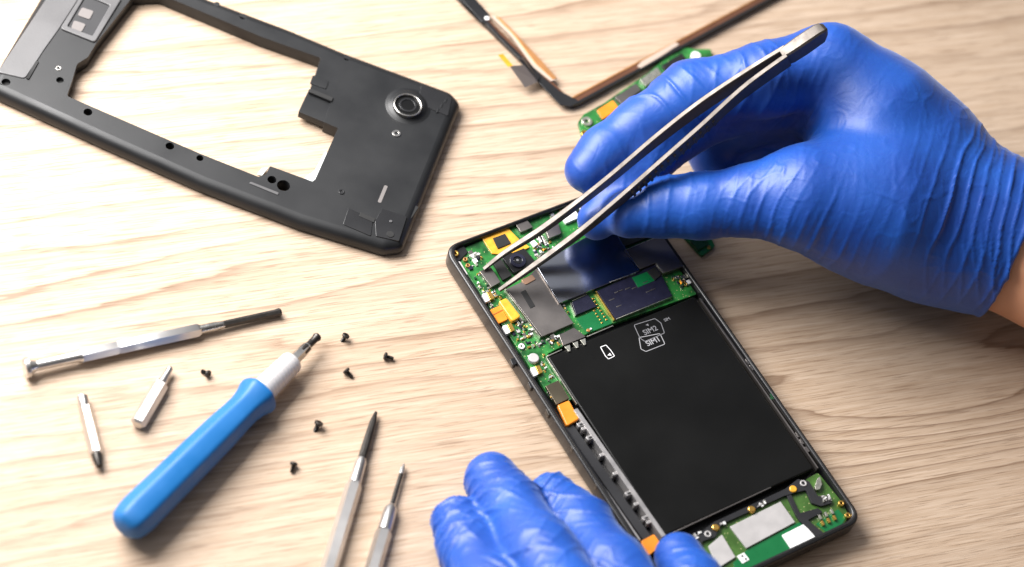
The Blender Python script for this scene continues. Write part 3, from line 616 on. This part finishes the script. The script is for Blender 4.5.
# screws
def make_screw():
    r = bpy.data.objects.new('screw', None); COL.objects.link(r); r.empty_display_size = .002
    V0 = np.array([0, 0, 0.])
    h = lathe('head', (0, 0, 0), (0, 0, 1.0), [(0, .2), (0, .9), (.25, 1.25), (.8, 1.3), (1, 1.0), (1, .45), (.6, .4)], M['dark_steel'], r, 16)
    pr = [(0, .55)]
    for k in range(7): pr += [(k/7+.03, .72), (k/7+.1, .5)]
    pr += [(.97, .45), (1, .2)]
    lathe('thread', (0, 0, 0), (0, 0, -2.4), pr, M['dark_steel'], r, 12)
    return r
proto = make_screw()
def euler_to(d):
    return Vector(d).to_track_quat('Z', 'Y').to_euler()
sc = [(345, 337, (.2, .3, .7), 'tiny black screw at the top of the scattered screws, right of the blue screwdriver tip'),
      (387, 356, (-.9, -.1, .15), 'tiny black screw lying furthest right of the scattered screws'),
      (347.5, 371.5, (-.8, .3, .35), 'tiny black screw below the topmost one and left of the rightmost one'),
      (318, 425, (.1, .5, .7), 'largest looking black screw, midway between the blue handle collar and the flat blade'),
      (293.5, 465, (-.1, .9, .3), 'lowest black screw, below all others, right of the blue handle'),
      (207, 373, (.8, -.3, .35), 'lone black screw between the silver bit and the blue screwdriver, left of all other screws')]
for i, (x, y, d, lab) in enumerate(sc):
    r = proto
    if i:
        r = proto.copy(); COL.objects.link(r)
        for chd in list(proto.children):
            k = chd.copy(); COL.objects.link(k); k.parent = r
    r.location = Vector(W(x, y, 1.5))*S; r.location.z = (1.25 if d[2] < .5 else 1.55)*S; r.rotation_mode = 'XYZ'; r.rotation_euler = euler_to(d)
    r.scale = (1.1, 1.1, 1.1) if i == 3 else (.95, .95, .95)
    tag(r, lab, 'screw', 'tiny black screws scattered on the table')

# tweezers
root = empty('tweezers', W(660, 180, 0), 'long pointed steel tweezers held between thumb and index finger, tips on the phone', 'tweezers')
def TZ(s): return 8.0+74*s
far = [(484, 268.5, 0, 1.0), (505, 252, .06, 1.6), (540, 229.5, .165, 2.8), (580, 200, .28, 4.0), (612, 164.5+10, .375, 5.2), (655, 138, .5, 6.5), (698, 104.5, .63, 7.2), (745, 73, .77, 7.4), (790, 45.5, .9, 7.6)]
near = [(499.5, 289.5, 0, 1.0), (520, 275, .07, 1.6), (560, 246, .19, 2.8), (590, 223, .28, 4.0), (616, 201, .37, 5.2), (655, 167, .49, 6.5), (700, 127.5, .63, 7.2), (745, 87, .77, 7.4), (791, 53.5, .9, 7.6)]
def leg(pts, name):
    P = [W(x, y, TZ(s)) for x, y, s, w in pts]; ws = [p[3] for p in pts]
    # resample smoothly
    PP, WW = [], []
    n = len(P)
    for i in range(n-1):
        p0, p1, p2, p3 = P[max(i-1, 0)], P[i], P[i+1], P[min(i+2, n-1)]
        for k in range(6):
            t = k/6; PP.append(.5*((2*p1)+(-p0+p2)*t+(2*p0-5*p1+4*p2-p3)*t*t+(-p0+3*p1-3*p2+p3)*t**3)); WW.append(ws[i]*(1-t)+ws[i+1]*t)
    PP.append(P[-1]); WW.append(ws[-1])
    PP = [p-np.array([0, 0, w/2*.8]) for p, w in zip(PP, WW)]
    TT = [min(2.0, 1.15+.09*i) if i < 14 else max(1.55, 2.0-.06*(i-14)) for i in range(len(PP))]
    return ribbon(name, PP, WW, TT, M['tweezer_steel'], root), PP, WW
lf, Pf, Wf = leg(far, 'leg'); ln, Pn, Wn = leg(near, 'leg')
a1 = W(787, 51.5, TZ(.89))-np.array([0, 0, 3]); a2 = W(822, 27.5, TZ(1.0))-np.array([0, 0, 3]); a3 = W(828, 23, TZ(1.0)+1.0)-np.array([0, 0, 3])
am = a1*.5+a2*.5
ribbon('joint', [a1, a1*.7+am*.3, am, a2, a2*.5+a3*.5, a3], [7.0, 7.4, 7.6, 7.4, 6.6, 4.4], [3.0, 4.0, 4.4, 4.2, 3.8, 2.6], M['tweezer_steel'], root)
# serrated grip on the outer side of the near leg
for k in range(14):
    i = 27+k*0.85; i0 = int(i); p = Pn[i0]*(1-(i-i0))+Pn[i0+1]*(i-i0); d = Pn[i0+1]-Pn[i0]; d /= np.linalg.norm(d)
    wd = np.array([0, 0, 1.])-d*d[2]; wd /= np.linalg.norm(wd); td = np.cross(d, wd)
    if td@np.array([RIGHT[0], RIGHT[1], 0]) < 0: td = -td
    q = p+td*.95-np.array([0, 0, .9])
    ribbon('grip_ridge', [q-d*.5, q+d*.5], [4.0, 4.0], [1.1, .6], M['tweezer_steel'], ln)

# ------------------------------------------------------------------ gloved hands (signed distance field -> surface)
def vnoise(P, f, seed=0):
    q = P*f+seed*17.3; i = np.floor(q).astype(np.int64); t = q-i; t = t*t*(3-2*t)
    def h(a): 
        n = (a[:, 0]*73856093 ^ a[:, 1]*19349663 ^ a[:, 2]*83492791) & 0x7fffffff
        n = (n*1103515245+12345) & 0x7fffffff; n = (n ^ (n >> 13))*1274126177 & 0x7fffffff
        return (n & 0xffff)/65535.0
    r = 0
    for dx in (0, 1):
        for dy in (0, 1):
            for dz in (0, 1):
                w = (t[:, 0] if dx else 1-t[:, 0])*(t[:, 1] if dy else 1-t[:, 1])*(t[:, 2] if dz else 1-t[:, 2])
                r = r+w*h(i+np.array([dx, dy, dz]))
    return r
def cone(G, a, b, ra, rb):
    ab = b-a; L2 = ab@ab
    t = np.clip(((G[0]-a[0])*ab[0]+(G[1]-a[1])*ab[1]+(G[2]-a[2])*ab[2])/L2, 0, 1)
    dx = G[0]-a[0]-t*ab[0]; dy = G[1]-a[1]-t*ab[1]; dz = G[2]-a[2]-t*ab[2]
    return np.sqrt(dx*dx+dy*dy+dz*dz)-(ra+(rb-ra)*t)
def smin(a, b, k):
    h = np.clip(.5+.5*(b-a)/k, 0, 1); return b*(1-h)+a*h-k*h*(1-h)
def field(G, groups, kg):
    """groups: list of chains; each chain list of (x,y,z,r) world mm"""
    tot = None
    for chn, kin, kout in groups:
        d = None
        for i in range(len(chn)-1):
            a = np.array(chn[i][:3], dtype=np.float32); b = np.array(chn[i+1][:3], dtype=np.float32)
            e = cone(G, a, b, chn[i][3], chn[i+1][3]); d = e if d is None else smin(d, e, kin)
        tot = d if tot is None else smin(tot, d, kout)
    return tot
def surface(groups, h, cut=None):
    pts = np.array([p[:3] for g in groups for p in g[0]]); rr = max(p[3] for g in groups for p in g[0])+4
    lo = pts.min(0)-rr; hi = pts.max(0)+rr; lo[2] = max(lo[2], -1)
    n = np.ceil((hi-lo)/h).astype(int)+1
    G = np.meshgrid(*[np.arange(n[i], dtype=np.float32)*h+lo[i] for i in range(3)], indexing='ij', sparse=True)
    F = field(G, groups, 0)
    F = np.maximum(F, (0.25-G[2]))                 # never below the table top
    if cut is not None: F = np.maximum(F, (G[0]-cut[0][0])*cut[1][0]+(G[1]-cut[0][1])*cut[1][1]+(G[2]-cut[0][2])*cut[1][2])
    F[0], F[-1] = 9, 9; F[:, 0], F[:, -1] = 9, 9; F[:, :, 0], F[:, :, -1] = 9, 9
    ins = F < 0
    nx, ny, nz = F.shape
    cor = [(i, j, k) for i in (0, 1) for j in (0, 1) for k in (0, 1)]
    sl = lambda A, c: A[c[0]:nx-1+c[0], c[1]:ny-1+c[1], c[2]:nz-1+c[2]]
    cnt = sum(sl(ins, c).astype(np.int8) for c in cor)
    act = (cnt > 0) & (cnt < 8); idx = np.argwhere(act)
    vid = -np.ones(act.shape, dtype=np.int32); vid[act] = np.arange(len(idx))
    val = [F[idx[:, 0]+c[0], idx[:, 1]+c[1], idx[:, 2]+c[2]] for c in cor]
    acc = np.zeros((len(idx), 3)); num = np.zeros(len(idx))
    for a in range(8):
        for b in range(a+1, 8):
            df = np.abs(np.array(cor[a])-np.array(cor[b]))
            if df.sum() != 1: continue
            va, vb = val[a], val[b]; m_ = (va < 0) != (vb < 0)
            t = np.where(m_, va/(va-vb+1e-12), 0)
            p = np.array(cor[a])[None]+(np.array(cor[b])-np.array(cor[a]))[None]*t[:, None]
            acc += np.where(m_[:, None], p, 0); num += m_
    V = (idx+acc/num[:, None])*h+lo
    faces = []
    for ax in range(3):
        o1 = [0, 0, 0]; o1[ax] = 1
        A = ins[:nx-1, :ny-1, :nz-1]; B = ins[o1[0]:nx-1+o1[0], o1[1]:ny-1+o1[1], o1[2]:nz-1+o1[2]]
        for flip in (0, 1):
            e = np.argwhere((A & ~B) if flip == 0 else (~A & B))
            b1, b2 = [q for q in range(3) if q != ax]
            e = e[(e[:, b1] > 0) & (e[:, b2] > 0)]
            d1 = np.zeros(3, int); d1[b1] = 1; d2 = np.zeros(3, int); d2[b2] = 1
            q = [e, e-d1, e-d1-d2, e-d2]
            f = np.stack([vid[k[:, 0], k[:, 1], k[:, 2]] for k in q], 1)
            even = (flip == 0) ^ (ax == 1)
            faces.append(f if even else f[:, ::-1])
    Fc = np.concatenate(faces); Fc = Fc[(Fc >= 0).all(1)]
    return V, Fc
def relax(V, F, n):
    E = np.concatenate([F[:, [0, 1]], F[:, [1, 2]], F[:, [2, 3]], F[:, [3, 0]]]); E = np.concatenate([E, E[:, ::-1]])
    for _ in range(n):
        s = np.zeros_like(V); np.add.at(s, E[:, 0], V[E[:, 1]]); c = np.bincount(E[:, 0], minlength=len(V))[:, None]
        V = V*.4+.6*s/np.maximum(c, 1)
    return V
def normals(V, F):
    n = np.cross(V[F[:, 2]]-V[F[:, 0]], V[F[:, 3]]-V[F[:, 1]]); N_ = np.zeros_like(V)
    for k in range(4): np.add.at(N_, F[:, k], n)
    return N_/(np.linalg.norm(N_, axis=1)[:, None]+1e-9)
def wrinkle(V, zones, seed=1, fine=.22):
    D = np.zeros(len(V))
    for (c, rad, dr, lam, amp) in zones:
        c = np.array(c); d = np.linalg.norm(V-c, axis=1); g = np.exp(-(d/rad)**2)
        m_ = g > .02; P = V[m_]; dr = np.array(dr, float); dr /= np.linalg.norm(dr)
        Qp = P-.62*(P@dr)[:, None]*dr                       # noise stretched: folds stay coherent
        ph = (P@dr)/lam+1.3*(vnoise(P, .028, seed)-.5)*2+.5*(vnoise(P, .09, seed+3)-.5)
        r1 = (1-np.abs(np.sin(math.pi*ph)))**3.2
        k_ = np.floor(ph+.5)                                # each fold has its own strength and reach
        h1 = np.mod(np.sin(k_*12.9898+seed)*43758.5453, 1.0)
        am = np.clip(vnoise(Qp, .05, seed+5)*2.4-1.0+h1*.7, 0, 1.35)
        ph2 = (P@(dr+.25*np.roll(dr, 1)))/(lam*.6)+1.6*(vnoise(P, .05, seed+9)-.5)
        r2 = (1-np.abs(np.sin(math.pi*ph2)))**2.6
        am2 = np.clip(vnoise(P, .09, seed+7)*2.6-1.2, 0, 1)
        D[m_] += amp*g[m_]*(r1*am+.35*r2*am2-.15); seed += 11
    D += fine*((vnoise(V, .1, 40)-.5)*1.2)
    cz = 1-np.abs(2*vnoise(V, .16, 50)-1); D += .22*np.clip(cz-.86, 0, .14)/.14*vnoise(V, .06, 52)      # sparse sharp creases
    return D
def build(name, groups, h, zones, material, parent, cut=None, fine=.22, nrel=3, seed=1, post=None):
    V, F = surface(groups, h, cut); V = relax(V, F, nrel); Nn = normals(V, F)
    if post is not None: V = post(V, Nn)
    if zones is not None: V = V+Nn*wrinkle(V, zones, seed, fine)[:, None]
    V[:, 2] = np.maximum(V[:, 2], .2)
    me = bpy.data.meshes.new(name); me.from_pydata((V*S).tolist(), [], F.tolist()); me.update()
    o = link_mesh(name, me, material, parent)
    for e in me.edges: e.use_edge_sharp = False
    print(name, len(V)); return o
def J(px, py, z, r): w = W(px, py, z); return (w[0], w[1], w[2], r)
def D3(a, b): return W(*b)-W(*a)

# right hand: thumb below, index finger above the tweezers, the others curled beneath
thumb = [J(629, 214, 25, 8.0), J(664, 207, 28, 9.2), J(700, 206, 31, 10.3), J(755, 200, 37, 11.5), J(805, 196, 42, 15), J(880, 208, 40, 22)]
index = [J(588, 170, 24, 7.7), J(606, 152, 27, 8.5), J(640, 128, 32, 9.2), J(692, 95, 41, 11.0), J(765, 80, 50, 12.0), J(829, 66, 54, 13.5), J(880, 115, 50, 18)]
middle = [J(597, 220, 17, 6.6), J(622, 188, 20, 7.6), J(650, 155, 27, 8.5), J(715, 110, 34, 9.5), J(845, 90, 38, 13)]
ringf = [J(716, 172, 8.5, 7.0), J(712, 148, 12, 8.0), J(745, 118, 27, 9), J(860, 105, 28, 12)]
pinky = [J(752, 180, 8.0, 6.6), J(752, 160, 11, 7.4), J(785, 135, 18, 8.5), J(885, 130, 18, 12)]
palm = [J(839, 80, 46, 14), J(868, 116, 42, 21), J(905, 165, 36, 25.5), J(950, 212, 32, 23.5), J(1000, 234, 32, 23), J(1060, 258, 33, 24)]
palm2 = [J(868, 112, 22, 14), J(910, 165, 21, 17), J(960, 215, 22, 18)]
palm3 = [J(805, 198, 41, 14), J(860, 203, 37, 21.5), J(925, 228, 32, 21.5), J(972, 240, 31, 21.5)]
root = empty('gloved_hand', W(860, 180, 0), 'right hand in a tight deep blue glove with bare wrist, gripping the tweezers', 'hand', 'blue gloved hands')
axis = D3((930, 215, 32), (1060, 262, 33)); axis /= np.linalg.norm(axis)
# cuff edge passes through these two screen points
cA = W(984, 308, 18); cB = W(1030, 215, 52)
cn = np.cross(cB-cA, np.cross(axis, cB-cA)); cn /= np.linalg.norm(cn)
if cn@axis < 0: cn = -cn
acr = D3((860, 200, 40), (850, 90, 40))
zones = [(W(990, 215, 50), 22, axis+.2*np.array([0, 0, 1]), 5.4, 1.7), (W(955, 160, 45), 13, axis, 5.0, 1.0), (W(975, 285, 35), 15, axis-.1*np.array([0, 0, 1]), 5.6, 1.2),
         (W(800, 215, 50), 22, D3((700, 160, 45), (790, 200, 45)), 4.6, .55), (W(735, 205, 40), 13, D3((660, 190, 40), (740, 205, 40)), 5.0, .5), (W(660, 195, 32), 12, D3((620, 200, 40), (680, 210, 40)), 7, .55),
         (W(815, 95, 55), 17, D3((760, 60, 55), (850, 115, 55)), 4.6, .8), (W(775, 110, 50), 17, D3((740, 60, 50), (840, 95, 50)), 5.5, .9),
         (W(670, 100, 45), 15, D3((600, 120, 40), (690, 70, 45)), 7, .8), (W(735, 62, 55), 16, D3((700, 62, 50), (790, 70, 50)), 7, .6), (W(610, 150, 34), 12, D3((590, 175, 30), (640, 120, 30)), 7, .5)]
rg_ = [(palm, 10, 0), (palm2, 10, 10), (palm3, 10, 12), (thumb, 4, 9), (index, 4, 6), (middle, 4, 4), (ringf, 4, 2.5), (pinky, 4, 2.5)]
def cuff(V, Nn):
    d = (V-cA)@cn; k = .55*np.exp(-((d+.9)/.8)**2)*(.6+.8*vnoise(V, .08, 77))
    return V+Nn*k[:, None]
build('glove', rg_, .62, zones, M['glove'], root, cut=(cA, cn), fine=.25, seed=2, post=cuff)
arm = [J(930, 215, 32, 21.0), J(1000, 240, 32, 21.5), J(1060, 263, 33, 23), J(1160, 300, 36, 28), J(1330, 365, 40, 36)]
build('forearm', [(arm, 6, 6)], 1.6, None, M['skin'], root, nrel=4)
# rolled bead at the cuff is part of the glove's look
# left hand: fingers flat on the table, thumb on the phone
root = empty('gloved_hand', W(570, 600, 0), 'left hand in a wrinkled blue glove resting at the bottom edge, thumb on the phone', 'hand', 'blue gloved hands')
fA = [J(458, 523, 9, 8.0), J(470, 548, 13, 8.8), J(492, 590, 23, 9.6), J(545, 655, 36, 10.5), J(612, 735, 34, 12)]
fB = [J(492, 480, 9, 8.6), J(510, 508, 14, 9.6), J(541, 556, 27, 10.6), J(590, 630, 42, 11.5), J(655, 715, 38, 13)]
fC = [J(552, 500, 9.2, 8.4), J(580, 528, 14, 9.5), J(613, 572, 25, 10.5), J(655, 635, 38, 11.3), J(700, 705, 36, 13)]
fD = [J(425, 600, 8, 7), J(445, 630, 14, 7.8), J(480, 680, 24, 8.5), J(560, 760, 28, 11)]
th = [J(679, 557, 16.5, 7.6), J(694, 585, 21, 8.8), J(722, 640, 26, 10), J(740, 720, 28, 14), J(740, 800, 30, 20)]
pl = [J(655, 745, 32, 18), J(700, 830, 32, 24), J(740, 930, 34, 24), J(770, 1020, 36, 25)]
pl2 = [J(600, 770, 26, 15), J(660, 850, 28, 20), J(730, 930, 34, 22)]
pl3 = [J(700, 735, 32, 16), J(735, 820, 30, 20)]
dA = D3((458, 523, 9), (492, 590, 23)); dB = D3((492, 480, 9), (541, 556, 27)); dC = D3((552, 500, 9), (613, 572, 25))
Zu = np.array([0, 0, 1.])
def cr_(d, k): d = d/np.linalg.norm(d); return d+k*np.cross(d, Zu)
zl = [(W(488, 468, 16), 10, cr_(dB, .5), 4.6, .8), (W(505, 500, 20), 11, cr_(dB, -.45), 7.5, .75), (W(528, 535, 30), 12, cr_(dB, .7), 9, .6), (W(556, 585, 42), 16, cr_(dB, -.8), 8, .7), (W(500, 520, 20), 9, cr_(dB, 1.4), 6, .6),
      (W(452, 512, 15), 9, cr_(dA, .5), 5.2, .9), (W(468, 545, 20), 11, cr_(dA, -.6), 7, .9), (W(490, 585, 28), 14, cr_(dA, 1.1), 7, .8), (W(445, 540, 12), 9, cr_(dA, 1.5), 5, .6),
      (W(548, 484, 15), 9, cr_(dC, -.5), 4.8, .85), (W(572, 508, 18), 9, cr_(dC, .9), 6, .7), (W(612, 560, 30), 14, cr_(dC, 1.6), 10, .4), (W(685, 562, 24), 10, cr_(D3((679, 557, 16), (722, 640, 26)), .6), 6, .5)]
zl = [(c, r*1.4, d, l*.85, a*1.25) for c, r, d, l, a in zl]
build('glove', [(pl, 10, 0), (pl2, 10, 10), (pl3, 10, 10), (th, 4, 8), (fA, 4, 2), (fB, 4, 2), (fC, 4, 2), (fD, 4, 2)], .62, zl, M['glove'], root, fine=.35, seed=30)
build('forearm', [([J(740, 930, 34, 21), J(770, 1020, 36, 22.5), J(860, 1250, 40, 30)], 6, 6)], 2.0, None, M['skin'], root, nrel=3)

# ------------------------------------------------------------------ light: one large soft window-like lamp from the upper left, soft room light
w = bpy.data.worlds.new('World'); scene.world = w; w.use_nodes = True
bg = w.node_tree.nodes['Background']; bg.inputs[1].default_value = 1.0
N = w.node_tree.nodes; L = w.node_tree.links
tc = N.new('ShaderNodeTexCoord'); dp = N.new('ShaderNodeVectorMath'); dp.operation = 'DOT_PRODUCT'
ld = W(-700, -500, 0); ld = np.array([ld[0], ld[1], 420.0]); ld /= np.linalg.norm(ld)      # a room: pale towards the window, dim away from it
dp.inputs[1].default_value = tuple(ld); L.new(tc.outputs['Generated'], dp.inputs[0])
rp = N.new('ShaderNodeValToRGB'); mr = N.new('ShaderNodeMapRange'); mr.inputs[1].default_value = -1; mr.inputs[2].default_value = 1
L.new(dp.outputs['Value'], mr.inputs[0]); L.new(mr.outputs[0], rp.inputs[0]); L.new(rp.outputs[0], bg.inputs[0])
e = rp.color_ramp.elements; e[0].position = .35; e[0].color = (.05, .042, .036, 1); e[1].position = 1; e[1].color = (.7, .73, .8, 1)
k = e.new(.62); k.color = (.2, .19, .185, 1)
def area(name, px, py, z, size, power, col, target=(512, 283)):
    l = bpy.data.lights.new(name, 'AREA'); l.energy = power; l.color = col; l.shape = 'RECTANGLE'; l.size = size[0]*S; l.size_y = size[1]*S
    o = bpy.data.objects.new(name, l); COL.objects.link(o); p = W(px, py, 0); p = np.array([p[0], p[1], z]); o.location = Vector(p)*S
    d = Vector(W(*target, 0)-p); o.rotation_euler = d.to_track_quat('-Z', 'Y').to_euler(); return o
area('window_lamp', -470, -230, 370, (430, 320), 10.4, (1, .975, .955), (400, 300))
scene.view_settings.view_transform = 'Standard'; scene.view_settings.look = 'None'
scene.view_settings.exposure = 0; scene.view_settings.gamma = 1
scene.render.engine = 'CYCLES'; scene.render.resolution_x = 1024; scene.render.resolution_y = 567
scene.cycles.max_bounces = 6
